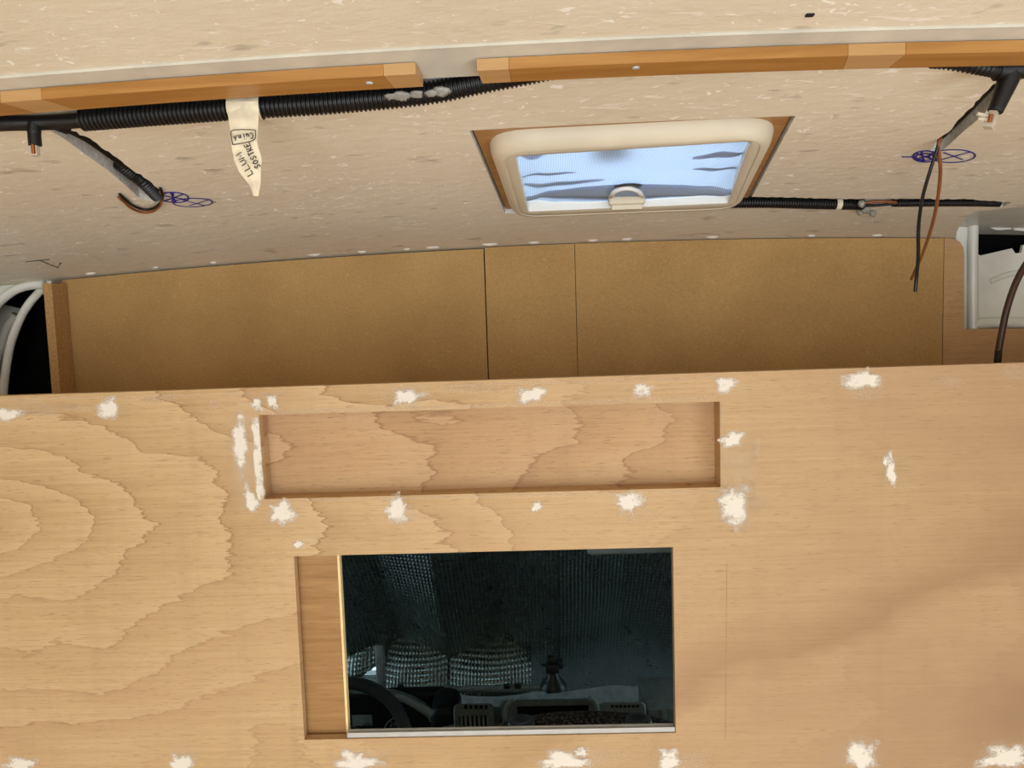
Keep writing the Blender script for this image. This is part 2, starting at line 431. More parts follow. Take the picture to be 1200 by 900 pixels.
def px_poly(pts, dz=0): return [(p.x, p.y) for p in (onc(x, y, dz) for x, y in pts)]
random.seed(3)
def jagged(pts, amp):
    out = []
    for (a, b), (c, d) in zip(pts, pts[1:]):
        n = max(1, int(math.hypot(c-a, d-b)/5))
        for i in range(n):
            t = i/n; out.append((a+(c-a)*t+random.uniform(-amp, amp), b+(d-b)*t+random.uniform(-amp, amp)))
    return out+[pts[-1]]
gl = px_poly(jagged([(80, 151), (104, 162), (132, 182), (160, 202), (178, 215), (191, 233)], 1.1) + [(178, 236), (163, 232), (148, 218), (126, 199), (100, 181), (76, 163), (58, 152)])
gr = px_poly(jagged([(1172, 92), (1158, 104), (1140, 124), (1122, 142), (1108, 158), (1100, 162)], 1.0)[::1] + [(1090, 177), (1103, 177), (1112, 170), (1128, 155), (1150, 137), (1166, 118), (1182, 100)])
gh = px_poly(jagged([(846, 232), (880, 230.5), (940, 232), (1000, 233.5), (1060, 233), (1130, 233.5), (1185, 237)], .6) + [(1175, 243), (1130, 241), (1050, 241.5), (960, 243), (900, 242.5), (846, 241)])
front_o = front.obj('ceiling_front', CEIL, kind='structure')
front_o.data.materials.append(FOAM)
cut(front_o, [vert_prism([(p.x, p.y) for p in HC], Z(-.2), Z(.6)), vert_prism(gl, Z(-.2), Z(.6)), vert_prism(gr, Z(-.2), Z(.6)), vert_prism(gh, Z(-.2), Z(.6)), vert_prism(px_poly([(1119, 300), (1121, 272), (1128, 258), (1142, 248), (1190, 243), (1330, 239)])+[(1.4, 1.9), (.9, 1.9)], Z(-.2), Z(.6))])
for p in front_o.data.polygons:
    if abs(p.normal.z) < .5: p.material_index = 1
def cchild(b, name, mat, **k): return b.obj(name, mat, front_o, **k)
# crumbs of sealant along the seam between ceiling and MDF
for x, y, r in [(106, 321, 5), (182, 313, 4), (250, 306, 4), (368, 295, 5), (424, 291, 4), (476, 287, 3), (507, 288, 6), (626, 283, 5), (695, 279, 5), (735, 277, 6), (835, 278, 5), (950, 276, 5), (1028, 274, 5), (573, 277, 7)]:
    p = at(x, y, YM-.012); p.z = ceil_z(p.x, p.y)
    R = r*YM/900
    bb = B().lathe(p, [(R*.3, -.0035), (R*.8, -.0018), (R, .001), (R*.8, .003)], 9)
    rn = random.Random(x); sx = rn.uniform(.9, 1.9)
    for q in bb.v: q.x = p.x+(q.x-p.x)*sx*(1+rn.uniform(-.3, .3)); q.y = p.y+(q.y-p.y)*.6
    cchild(bb, 'sealant_blob', PLUG, smooth=True)
# staple and marks on the boards
p = onc(949, 18, -.001); B().rbox(p-Vector((.004, .003, .001)), p+Vector((.004, .003, .001)), .0006).obj('staple', INK, bpy.data.objects['ceiling_rear'])
def ink(name, strokes, mat, dz=-.0012, r=.0011, parent=front_o):
    b = B()
    for s in strokes: b.tube([onc(x, y, dz) for x, y in s], r, 6, flat=.5)
    return b.obj(name, mat, parent)
def oval(cx, cy, a, b, rot=0, n=28):
    r = math.radians(rot); return [(cx+a*math.cos(t)*math.cos(r)-b*math.sin(t)*math.sin(r), cy+a*math.cos(t)*math.sin(r)+b*math.sin(t)*math.cos(r)) for t in [2*math.pi*i/n for i in range(n+1)]]
ink('marker_circle', [oval(204, 231.5, 17, 6, 3), [(189, 229), (218, 234)], [(192, 236), (214, 228)], [(200, 226), (206, 237)], [(203, 226), (202, 237)]], INKB, r=.0014)
ink('marker_circle', [oval(226, 237.5, 23, 5, -1), [(222, 241), (246, 234)], [(212, 234), (240, 241)], [(248, 237), (253, 237)]], INKB, r=.0011)
ink('marker_circle', [oval(1085, 183.5, 15, 6.5, 0), oval(1084, 184, 11, 4), [(1072, 187), (1098, 180)], [(1074, 180), (1096, 188)], [(1080, 178), (1083, 190)], [(1057, 184), (1072, 184)]], INKB, r=.0015)
ink('marker_circle', [oval(1116, 183, 27, 7.5, -1), [(1100, 188), (1138, 178)], [(1106, 179), (1128, 187)]], INKB, r=.0012)
ink('pencil_mark', [[(30, 307), (58, 304)], [(46, 305), (68, 314), (71, 308)]], INK, r=.0011)

# ------------------------------------------------------------------ bulkhead with recess and cab window opening
def rect(x0, x1, z0, z1, y): return [(x0, y, z0), (x1, y, z0), (x1, y, z1), (x0, y, z1)]
WIN = (-.3748, .2078, Z(-.6507), Z(-.3547)); REC = (-.4157, .2806, Z(-.2640), Z(-.1338))
TOPZ = Z(-.0910)
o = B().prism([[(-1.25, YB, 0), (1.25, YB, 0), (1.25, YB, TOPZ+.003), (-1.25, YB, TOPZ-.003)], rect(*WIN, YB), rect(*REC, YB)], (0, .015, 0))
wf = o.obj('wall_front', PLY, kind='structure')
# rear framing strip thickens the top of the bulkhead
B().box((-1.25, YB+.0152, TOPZ-.030), (1.25, YB+.032, TOPZ-.003)).obj('top_rail', PLYB, wf)
x0, x1, z0, z1 = REC; D = .036
B().box((x0-.012, YB+.0152+D-.015, z0-.012), (x1+.012, YB+D+.006, z1+.012)).obj('recess_back', PLYR, wf)
B().box((x0-.012, YB+.0152, z0-.012), (x0, YB+D, z1+.012)).obj('recess_side', PLYR, wf)
B().box((x1, YB+.0152, z0-.012), (x1+.012, YB+D, z1+.012)).obj('recess_side', PLYR, wf)
B().box((x0, YB+.0152, z1), (x1, YB+D, z1+.012)).obj('recess_top', PLYR, wf)
B().box((x0, YB+.0152, z0-.012), (x1, YB+D, z0)).obj('recess_bottom', PLYR, wf)
# white filler patches
def patch(px, py, w, h, mat=FILL, rot=0, y=YB, seed=0, jit=.55, core=.88):
    rn = random.Random(int(px*31+py*7+seed)); n = 22; rings = [(0, core), (.4, core*.95), (.72, core*.55), (1.15, .0)]
    jt = [1+rn.uniform(-jit, jit) for _ in range(n)]; jt = [(jt[i-1]+jt[i]*3+jt[(i+1) % n])/5 for i in range(n)]
    V = []; A = []; F = []; r = math.radians(rot)
    for k, (rr, a) in enumerate(rings):
        for i in range(n):
            t = 2*math.pi*i/n; q = rr*jt[i]; ux = math.cos(t)*q*w*.62; uy = math.sin(t)*q*h*.62
            # superellipse-like, a bit square
            p = at(px+ux*math.cos(r)-uy*math.sin(r), py+ux*math.sin(r)+uy*math.cos(r), y-(.0009 if mat is FILL else .0004)); V.append(p); A.append(a)
            if k == 0: break
    base = [0, 1, 1+n, 1+2*n]
    for i in range(n): F.append((0, 1+i, 1+(i+1) % n))
    for k in (1, 2):
        for i in range(n): F.append((base[k]+i, base[k]+(i+1) % n, base[k+1]+(i+1) % n, base[k+1]+i))
    return mk('filler_patch', V, F, mat, wf, attr=A)
for a in [(8, 487, 30, 16), (130, 479, 30, 20), (302, 474, 12, 18), (320, 471, 14, 20), (475, 466, 36, 18), (623, 462, 32, 17), (752, 457, 24, 16), (850, 450, 28, 16),
          (1014, 446, 40, 24), (281, 516, 15, 56), (293, 585, 18, 32, FILL, -20), (330, 600, 32, 25), (466, 599, 25, 32), (629, 594, 11, 12), (738, 590, 38, 24), (350, 638, 11, 9),
          (860, 516, 24, 21), (859, 591, 38, 42), (1039, 541, 10, 12), (1044, 552, 10, 36), (26, 896, 34, 16), (212, 897, 24, 20), (416, 893, 46, 26), (660, 893, 56, 20), (680, 882, 24, 10),
          (784, 892, 26, 32), (1008, 889, 34, 36), (1180, 888, 54, 30)]:
    patch(*a)
for a in [(50, 483, 60, 16), (90, 478, 50, 12), (180, 470, 40, 8), (250, 474, 20, 12), (40, 475, 90, 9), (185, 468, 50, 7), (545, 457, 90, 8), (570, 455, 60, 8), (1014, 456, 46, 30), (1112, 447, 34, 14), (1190, 436, 34, 22), (885, 527, 14, 30),
          (745, 600, 60, 24), (475, 604, 44, 24), (865, 594, 60, 56), (330, 604, 50, 30), (480, 466, 70, 24), (215, 884, 34, 34), (430, 890, 80, 30), (680, 888, 110, 30), (800, 893, 80, 30), (1008, 886, 60, 50), (1185, 886, 80, 46),
          (285, 540, 34, 140), (868, 560, 50, 120)]:
    patch(*a, mat=FILLT, jit=.35, core=.8)
def strip(a, b, w, mat=FILL, seed=1):
    """a thin run of filler along an edge of the recess, between two points of the bulkhead"""
    rn = random.Random(seed); A = at(*a, YB-.0008); Bp = at(*b, YB-.0008); d = Bp-A; n = max(6, int(d.length/.012)); s = Vector((-d.z, 0, d.x)).normalized()*(w*YB/900)
    V = []; T = []; F = []
    for i in range(n+1):
        for k, f in ((-1, .0), (-.45, .85), (.45, .85), (1, .0)):
            V.append(A+d*(i/n)+s*.5*k*(1+rn.uniform(-.3, .3))); T.append(f*rn.uniform(.6, 1.1) if 0 < i < n else 0)
    for i in range(n):
        for k in range(3): F.append((i*4+k, i*4+k+1, (i+1)*4+k+1, (i+1)*4+k))
    return mk('filler_strip', V, F, mat, wf, attr=T)
strip((298, 484), (306, 590), 13, seed=2); strip((296, 484), (845, 466), 8, FILLT, 3); strip((846, 468), (848, 573), 7, FILLT, 4); strip((306, 588), (846, 575), 5, FILLT, 5)
strip((0, 469), (340, 460), 5, FILLT, 6); strip((430, 455), (860, 442), 5, FILLT, 8)
B().tube([at(852, 660, YB-.0002), at(851.5, 760, YB-.0002), at(850, 866, YB-.0002)], .0005, 5).obj('scored_line', PLYR, wf)

# sliding wooden hatch door behind the window opening, and its track
slide = thing('sliding_hatch_door', 'oak wood-grain sliding panel half open in the cab window opening', 'panel', (-.5, 1.18, Z(-.66)))
xe = at(400, 750, 1.172).x
B().box((-.72, 1.172, Z(-.655)), (xe, 1.184, Z(-.340))).obj('panel', OAK, slide)
B().box((xe+.0003, 1.1715, Z(-.655)), (xe+.004, 1.1845, Z(-.340))).obj('edge_banding', EDGEB, slide, label='pale edge banding on the door panel')
tr = thing('sliding_track', 'silver aluminium sliding track along the bottom of the window opening', 'track', (-.1, 1.175, Z(-.67)))
zt = at(600, 855.5, 1.153).z
B().rbox((xe+.006, 1.1525, WIN[2]+.0002), (WIN[1]-.0002, 1.1560, zt), .0008).obj('front_lip', ALU, tr)
B().rbox((xe+.006, 1.1640, WIN[2]+.0002), (WIN[1]-.0002, 1.1675, zt-.001), .0008).obj('rear_lip', ALU, tr)
B().box((xe+.006, 1.1562, WIN[2]+.0002), (WIN[1]-.0002, 1.1638, zt-.003)).obj('track_bed', ALU, tr)

# ------------------------------------------------------------------ battens under the roof rib
def beam(xa, xb, y0, y1, d0, d1, ska=0, skb=0):
    """wooden strip following the roof's bow; ends skewed by ska / skb (scarf joints)"""
    n = max(2, int(abs(xb-xa)/.04)); V = []; F = []
    for i in range(n+1):
        f = i/n
        for (yy, dd, w) in ((y0, d0, 0), (y1, d0, 1), (y1, d1, 1), (y0, d1, 0)):
            X = xa+ska*w + (xb+skb*w-xa-ska*w)*f
            V.append(Vector((X, yy, ceil_z(X, yy)+dd)))
    for i in range(n):
        for k in range(4): F.append((i*4+k, i*4+(k+1) % 4, (i+1)*4+(k+1) % 4, (i+1)*4+k))
    F += [(0, 1, 2, 3), (n*4+3, n*4+2, n*4+1, n*4)]
    return B().add(V, F)
BY0, BY1, BD0, BD1 = .853, .8825, -.0165, -.0042
bx = lambda px, py: onc(px, py, -.0165).x
def batten(name, label, segs, screws):
    xa = segs[0][0]; t = thing(name, label, 'batten', (xa, BY0, ceil_z(xa, BY0)-.0165), 'wooden battens screwed along the roof rib')
    for (a, b, mat, s0, s1) in segs: beam(a+.0002, b-.0002, BY0, BY1, BD0, BD1, s0, s1).obj('timber_length', mat, t)
    for px, py in screws:
        p = onc(px, py, -.0165)
        B().lathe(p-Vector((0, 0, .0004)), [(.0015, -.0012), (.0042, -.0008), (.0044, .0004), (.002, .0012)], 14).obj('screw', STEEL, t, smooth=True)
    return t
batten('wooden_batten', 'shorter orange wood batten with a pale jointed end above the masking tape tag',
       [(-1.1, bx(16, 130), PINE, 0, .02), (bx(16, 130), bx(62, 126), PINEL, .02, .02), (bx(62, 126), bx(452, 95), PINE, .02, .006), (bx(452, 95), bx(489, 92), PINEL, .006, .004)], [(433, 97)])
batten('wooden_batten', 'longer orange wood batten running above the roof hatch',
       [(bx(560, 90), bx(597, 88), PINEL, .004, .002), (bx(597, 88), bx(992, 68), PINE, .002, .006), (bx(992, 68), bx(1060, 65), PINEL, .006, -.004), (bx(1060, 65), 1.1, PINE, -.004, 0)], [(745, 79)])

# ------------------------------------------------------------------ corrugated conduit and cabling
cp = [onc(x, y, -.0135) for x, y in [(98, 141), (180, 136.5), (300, 128), (400, 120), (500, 109), (560, 101), (620, 95), (690, 88), (760, 82), (860, 76), (980, 70), (1080, 69), (1120, 72)]]
_k = lambda X: min(1, max(0, (X+.14)/.22))
cp = [Vector((p.x, y, ceil_z(p.x, y)-.0137+.0265*_k(p.x))) for p in cp for y in [.914-.010*_k(p.x)]]
corrugated(cp, .0132).obj('corrugated_conduit', BLACKP, smooth=True, autosm=30, label='long black corrugated conduit running along the battens', cat='conduit')
# shreds of clear glue on the conduit by the gap between the battens
for x, y, w in [(470, 113, 9), (505, 107, 6), (515, 103, 8), (487, 109, 7), (458, 112, 6)]:
    p = onc(x, y, -.018); p.y = .8995
    g = B().lathe(p, [(w*.0004, -.0018), (w*.0009, -.0006), (w*.0010, .0006), (w*.0005, .0018)], 9, (0, -.8, -.6)); rn = random.Random(x)
    for q in g.v: q.x = p.x+(q.x-p.x)*rn.uniform(.9, 1.7); q.z = p.z+(q.z-p.z)*rn.uniform(.4, .9)
    g.obj('glue_bead', SILI, rib, smooth=True)
# taped black loom under the shorter batten's end with its lead and connector
lm = thing('taped_wire_loom', 'black taped cable loom with a short lead and connector at the conduit mouth', 'cable', onc(40, 150, -.02))
B().tube(spline([onc(x, y, -.012) for x, y in [(-60, 150), (0, 145), (40, 144), (66, 143), (96, 141)]]), .009, 10).obj('loom', TAPEB, lm, smooth=True)
h0 = onc(40, 146, -.015); Yh = h0.y
B().tube(spline([at(x, y, Yh) for x, y in [(40, 143), (40, 155), (41, 167), (41.5, 171)]]), [.0075]*9+[.0072]*8+[.0072]*8, 10).obj('lead', TAPEB, lm, smooth=True)
B().rbox(at(36.5, 183, Yh)-Vector((0, .004, 0)), at(44.5, 170, Yh)+Vector((0, .004, 0)), .001).obj('connector', CLEARP, lm, label='clear plastic connector')
B().tube([at(38.5, 169, Yh-.005), at(39.5, 180, Yh-.005)], .0022, 8).obj('terminal', COPPER, lm)
B().tube(spline([onc(x, y, -.012) for x, y in [(64, 143), (72, 148), (79, 151)]]), [.008]*8+[.007]*9, 10).obj('branch', TAPEB, lm, smooth=True)
B().tube(spline([onc(x, y, .004) for x, y in [(78, 151.5), (102, 163.5), (130, 183), (146, 195)]]), .0042, 8).obj('groove_wire', TAPEB, lm, smooth=True)
# conduit stub in the cut groove with its two wires
st = thing('conduit_stub', 'short black corrugated conduit stub ending in curled brown and black wires', 'conduit', onc(170, 215, -.002))
corrugated([onc(x, y, dz) for x, y, dz in [(140, 191, .016), (155, 203, .010), (168, 213, .003), (184, 229, -.004)]], .0105, .005).obj('conduit', BLACKP, st, smooth=True, autosm=30)
wp = [(187, 224, -.003), (189.5, 233, -.006), (187, 241, -.007), (179, 247.5, -.007), (167, 249, -.006), (154, 244, -.005), (146, 237, -.004), (139, 231, -.003)]
B().tube(spline([onc(*a) for a in wp]), .0022, 8).obj('brown_wire', WIREB, st, smooth=True)
B().tube(spline([onc(x+1, y-3.6, d+.001) for x, y, d in wp]), .0022, 8).obj('black_wire', WIREK, st, smooth=True)
# right-hand loom
rm = thing('taped_wire_loom', 'black taped cable loom hanging from the longer batten with a clear connector', 'cable', onc(1180, 95, -.02))
corrugated([Vector((p.x, max(p.y, .8955), p.z)) for p in (onc(x, y, d) for x, y, d in [(1080, 70, .014), (1105, 71, .002), (1135, 75.5, -.007), (1158, 79.5, -.011), (1174, 82, -.011)])], .0095, .005).obj('conduit', BLACKP, rm, smooth=True, autosm=30)
Yr = onc(1180, 90, -.02).y
B().tube(spline([at(x, y, Yr) for x, y in [(1260, 70), (1215, 75), (1190, 80), (1168, 81)]]), .013, 12).obj('loom', TAPEB, rm, smooth=True)
B().tube(spline([at(x, y, Yr) for x, y in [(1186, 78), (1181, 95), (1174, 112), (1166, 131)]]), [.0128-.0048*i/24 for i in range(25)], 12).obj('lead', TAPEB, rm, smooth=True)
cA = at(1165, 131, Yr); cB = at(1157.5, 150, Yr)
B().tube([cA, cA.lerp(cB, .5), cB], [.0058, .0066, .0064], 4).obj('connector', CLEARP, rm, label='clear plastic connector')
B().tube([at(1158, 136, Yr-.004), at(1145, 133, Yr-.004)], .0022, 6).obj('connector_latch', CLEARP, rm)
B().tube([at(1146, 139, Yr-.004), at(1157, 140, Yr-.004)], .0018, 6).obj('connector_latch', CLEARP, rm)
B().tube([at(1161.5, 134, Yr-.0075), at(1160, 143, Yr-.0075)], .0022, 8).obj('terminal', COPPER, rm)
B().tube(spline([onc(x, y, .004) for x, y in [(1172, 94), (1158, 106), (1139, 126), (1121, 144), (1101, 163)]]), .0036, 8).obj('groove_wire', TAPEB, rm, smooth=True)
# two wires dangling out of the groove
g0 = onc(1101, 160, .004); Yg = g0.y
B().tube(spline([g0]+[at(x, y, Y) for x, y, Y in [(1099, 172, Yg), (1090, 200, Yg+.01), (1081, 232, Yg+.01), (1076.5, 265, Yg), (1076, 300, Yg-.01), (1074, 325, Yg-.02), (1072.5, 342, Yg-.02)]]), .0026, 8).obj('dangling_wire', WIREK, smooth=True, label='black wire dangling from the ceiling groove', cat='wire', group='wires dangling out of the ceiling groove')
B().tube(spline([g0+Vector((.003, 0, 0))]+[at(x, y, Y) for x, y, Y in [(1100, 172, Yg), (1102, 200, Yg+.03), (1099, 232, Yg+.08), (1092, 265, Yg+.14), (1081, 298, Yg+.20), (1068, 327, Yg+.26)]]), .0026, 8).obj('dangling_wire', WIREB, smooth=True, label='brown wire dangling from the ceiling groove', cat='wire', group='wires dangling out of the ceiling groove')
# conduit lying in the groove beside the hatch
gc = thing('groove_conduit', 'thin black conduit with brown wire sunk in the ceiling groove beside the hatch', 'conduit', onc(1000, 238, -.003))
corrugated([onc(x, y, .0) for x, y in [(800, 238.5), (850, 237.5), (900, 237), (960, 238.5), (1012, 239.5)]], .0105, .0046).obj('conduit', BLACKP, gc, smooth=True, autosm=30)
corrugated([onc(x, y, .002) for x, y in [(1046, 238), (1100, 237.5), (1140, 237.5), (1172, 238)]], .0072, .0046).obj('conduit', BLACKP, gc, smooth=True, autosm=30)
B().tube(spline([onc(x, y, -.001) for x, y in [(1010, 238), (1030, 236), (1050, 237)]]), .003, 8).obj('brown_wire', WIREB, gc, smooth=True)
B().tube(spline([onc(x, y, -.002) for x, y in [(1010, 241), (1030, 240.5), (1050, 238.5)]]), .0025, 8).obj('black_wire', WIREK, gc, smooth=True)
B().tube([onc(979, 238.5, .0), onc(985, 238.5, .0)], .0114, 12).obj('white_tape_band', TAPEM, gc)
random.seed(11); bb = B()
for k in range(7):
    p = onc(1015+random.uniform(-8, 8), 243+random.uniform(-5, 7), -.005); r = random.uniform(.004, .009)
    bb.lathe(p, [(r*.3, -r), (r*.9, -r*.4), (r, .2*r), (r*.4, r)], 7, (random.uniform(-.5, .5), -.4, -1))
bb.obj('tape_scrap', SILI, gc, label='crumpled clear tape scrap')
# cable in front of the right-hand metal corner
B().tube(spline([at(x, y, 1.5) for x, y in [(1232, 270), (1210, 298), (1192, 328), (1180, 362), (1173, 395), (1170, 412)]]), .0062, 10).obj('loose_cable', WIRED, smooth=True, label='thick dark brown cable curving down beside the white metal corner', cat='cable')
o = bpy.data.objects['loose_cable']; B().tube([at(1170.2, 411, 1.5), at(1168.5, 432, 1.5)], .0066, 10).obj('cable_end', TAPEB, o, smooth=True)

# ------------------------------------------------------------------ masking tape tag with handwriting
tag_o = thing('masking_tape_tag', 'masking tape tag wrapped on the conduit with handwritten room note', 'tag', onc(285, 150, -.02))
Yt = cp[2].y-.0142
def tp(px, py): return at(px, py, Yt + max(0, min(1, (py-150)/80))*.03)
outline = [(265, 119), (302, 118), (303, 140), (301.5, 165), (307, 186), (305.5, 200), (305, 212), (303, 232), (297, 228), (293, 218), (280, 201), (275, 190), (271, 163), (267, 135)]
V = []; nrow = 24; L = [(265, 119), (267, 135), (271, 163), (274.5, 188), (280, 201), (292, 217), (297, 230)]; Rr = [(302, 118), (303, 140), (301.5, 165), (306.5, 186), (305.5, 202), (305, 214), (303, 232)]
def yx(poly, y):
    for (a, b), (c, d) in zip(poly, poly[1:]):
        if b <= y <= d: return a+(c-a)*(y-b)/(d-b)
    return poly[0][0] if y < poly[0][1] else poly[-1][0]
def tagpt(u, v):
    y = 119+v*111; x = yx(L, y)*(1-u)+yx(Rr, y)*u
    p = tp(x, y); p.y += .0012*math.sin(u*7+v*9)+.0010*math.sin(v*23); return p
g = B().grid(tagpt, 8, nrow); fr = g.v[:]; n = len(fr)
g.v += [p+Vector((0, .0008, 0)) for p in fr]; g.f += [tuple(i+n for i in q)[::-1] for q in g.f]
rim = list(range(9))+[(j+1)*9+8 for j in range(nrow)]+[nrow*9+i for i in range(7, -1, -1)]+[j*9 for j in range(nrow-1, 0, -1)]
g.f += [(a, c, c+n, a+n) for a, c in zip(rim, rim[1:]+rim[:1])]
g.obj('tape', TAPEM, tag_o, smooth=True, autosm=40)
p0 = cp[2].copy(); pc = at(284, 130, cp[2].y); ca = at(265, 131, .900); cb = at(303, 128, .900); zc = ceil_z(pc.x, cp[2].y)-.0137
wr = [Vector((ca.x, cp[2].y, zc)), Vector((cb.x, cp[2].y, zc))]
B().tube([wr[0], wr[1]], .0141, 18, cap=False).obj('wrap', TAPEM, tag_o, smooth=True)
GL = {'L': [[(0, 1), (0, 0), (.6, .05)]], 'U': [[(0, 1), (.03, .2), (.3, 0), (.58, .2), (.62, 1)]], 'M': [[(0, 0), (.06, 1), (.40, .25), (.78, 1), (.86, 0)]],
      'S': [[(.6, .9), (.3, 1), (.05, .75), (.3, .52), (.58, .3), (.35, .02), (0, .1)]], 'O': [[(.3, 1), (.05, .7), (.05, .3), (.3, 0), (.58, .3), (.58, .7), (.3, 1)]],
      'T': [[(0, 1), (.65, .97)], [(.33, 1), (.3, 0)]], 'R': [[(0, 0), (.03, 1), (.5, .95), (.5, .6), (.05, .5), (.6, 0)]], 'E': [[(.55, 1), (.03, 1), (0, 0), (.58, .02)], [(0, .52), (.45, .54)]],
      'C': [[(.6, .9), (.25, 1), (0, .5), (.25, 0), (.6, .12)]], 'u': [[(0, .6), (.05, .1), (.3, 0), (.45, .6), (.5, 0)]], 'i': [[(.1, .6), (.12, 0)], [(.1, .82), (.12, .9)]],
      'n': [[(0, 0), (.02, .6), (.05, .35), (.3, .6), (.45, 0)]], 'A': [[(0, 0), (.3, .9), (.55, 0)], [(.12, .35), (.46, .38)]]}
def write(name, text, start, end, h, adv=None):
    """handwriting on the tape: baseline from start to end in picture directions, letters h tall"""
    dx, dy = end[0]-start[0], end[1]-start[1]; Ln = math.hypot(dx, dy); dx, dy = dx/Ln, dy/Ln; ux, uy = dy, -dx
    step = Ln/len(text); b = B()
    for k, ch in enumerate(text):
        for s in GL[ch]:
            pts = []
            for a, c in s:
                X = (k*step+a*step*1.15); q = c*h
                p = tp(start[0]+dx*X+ux*q, start[1]+dy*X+uy*q); p.y -= .0032; pts.append(p)
            b.tube(pts, .0006, 5)
    return b.obj(name, INK, tag_o)
write('handwriting', 'LLUM', (297.5, 204), (283.5, 179), 7)
write('handwriting', 'SOSTRE', (306.5, 196), (292, 166), 6.5)
write('handwriting', 'CuinA', (297, 156), (273, 160), 7)
b = B(); q = [(272, 155), (276, 153), (298, 153), (300.5, 156), (298, 165), (276, 170), (273.5, 168), (272, 158), (272, 155)]
pts = spline([tp(*a) for a in q], 4)
for p in pts: p.y -= .0032
b.tube(pts, .0005, 5); b.obj('ink_box', INK, tag_o)

# ------------------------------------------------------------------ roof hatch
hatch = thing('roof_hatch', 'cream plastic roof hatch with pale blue backlit blind', 'hatch', Vector((.15, 1.22, ceil_z(.15, 1.22)-.03)))
def quad_at(q, u, v):
    return (q[0]*(1-u)+q[1]*u)*(1-v)+(q[3]*(1-u)+q[2]*u)*v
def rquad(q, rad, seg=6):
    """rounded four-cornered loop; q = NL NR FR FL"""
    out = []
    for i in range(4):
        p = q[i]; a = q[i-1]; c = q[(i+1) % 4]; r = rad
        da = (a-p).normalized(); dc = (c-p).normalized()
        s, e = p+da*r, p+dc*r
        for k in range(seg+1):
            t = k/seg; out.append(s*(1-t)**2+p*2*t*(1-t)+e*t*t)
    return out
XY = lambda p: Vector((p.x, p.y, 0))
INN = [XY(onc(x, y, -.018)) for x, y in [(604, 183), (880, 165), (853, 238), (619, 248)]]
OUT = [HC[0]+Vector((.019, .020, 0)), HC[1]+Vector((-.014, .012, 0)), HC[2]+Vector((-.016, -.006, 0)), HC[3]+Vector((.012, -.006, 0))]
def lerpq(a, b, t): return [p*(1-t)+q*t for p, q in zip(a, b)]
def ring_loft(b, rings):
    loops = []
    for q, rad, dz in rings:
        loops.append([Vector((p.x, p.y, ceil_z(p.x, p.y)+dz)) for p in rquad(q, rad)])
    n = len(loops[0]); V = [p for l in loops for p in l]
    b.add(V, [(i*n+k, i*n+(k+1) % n, (i+1)*n+(k+1) % n, (i+1)*n+k) for i in range(len(loops)-1) for k in range(n)]); return b
ring_loft(B(), [(OUT, .06, .020), (OUT, .06, .002), (lerpq(OUT, INN, .06), .06, -.006), (lerpq(OUT, INN, .18), .055, -.013), (lerpq(OUT, INN, .34), .05, -.0175), (lerpq(OUT, INN, .52), .042, -.0195), (lerpq(OUT, INN, .56), .040, -.0195), (lerpq(OUT, INN, .57), .038, -.0175)]).obj('outer_frame', FRAMEP, hatch, smooth=True)
ring_loft(B(), [(lerpq(OUT, INN, .56), .038, -.0175), (lerpq(OUT, INN, .60), .034, -.0188), (lerpq(OUT, INN, .94), .012, -.0192), (INN, .006, -.018)]).obj('inner_frame', FRAMEP, hatch, smooth=True)
ring_loft(B(), [(INN, .006, -.018), (INN, .006, .0), (lerpq(INN, OUT, .02), .006, .060), (lerpq(INN, OUT, .12), .006, .060), (lerpq(INN, OUT, .12), .006, -.012)]).obj('inner_wall', WHITEP, hatch)
ring_loft(B(), [(HC, .003, .0285), (lerpq(HC, INN, .8), .003, .0285), (lerpq(HC, INN, .8), .003, .006), (lerpq(HC, INN, .06), .003, .006), (lerpq(HC, INN, .04), .003, .0285)]).obj('timber_liner', HWOOD, hatch, label='brown timber liner around the hatch frame')
def blind(u, v):
    q = quad_at(lerpq(INN, OUT, -.01), u, v)
    w = .0035*math.sin(v*14+1.5*math.sin(u*5))*(abs(u-.5)*2)**1.5 + .003*math.sin(v*9+u*4) + .010*max(0, 1-v*8) - .006*math.exp(-((v-.86)/.05)**2)
    w += .002*math.sin(u*40+v*12)*(abs(u-.5)*2)**3
    return Vector((q.x, q.y, ceil_z(q.x, q.y)-.0045+w))
bl = B().grid(blind, 60, 50).obj('blind', BLIND, hatch, smooth=True, label='pale blue blind with the sky behind it')
def fold(v0, v1, u0, u1, amp, name='blind_fold'):
    def fn(u, v):
        uu = u0+(u1-u0)*u; p = blind(uu, v0+(v1-v0)*v*(1-abs(2*u-1)**2*.6)+(.5*(v1-v0))*(abs(2*u-1)**2*.6)); p.z += amp*(.4+.6*math.sin(v*math.pi)); return p
    return B().grid(fn, 30, 6).obj(name, BLINDG, bl, smooth=True)
for k, (a, b2, u0, u1) in enumerate([(.74, .97, 0, 1), (.78, .95, 0, 1), (.80, .94, 0, .98), (.82, .95, .02, 1), (.83, .93, .0, .66), (.84, .98, 0, 1), (.86, .94, .3, 1),
        (.0, .10, .52, 1), (.0, .07, .58, 1), (.0, .05, .62, .95), (.42, .47, 0, .25), (.43, .46, 0, .2), (.60, .68, 0, .38), (.62, .66, 0, .3), (.28, .36, .78, 1), (.30, .35, .82, 1), (.52, .58, .8, 1), (.53, .57, .84, 1), (.08, .22, 0, .12)]):
    fold(a, b2, u0, u1, .0011*(k % 7+1))
c = onc(716, 176, .002); B().lathe(c+Vector((0, 0, .0055)), [(.024, 0), (.027, .003), (.024, .008), (.012, .010)], 20).obj('lid_handle', RUB, hatch, smooth=True)
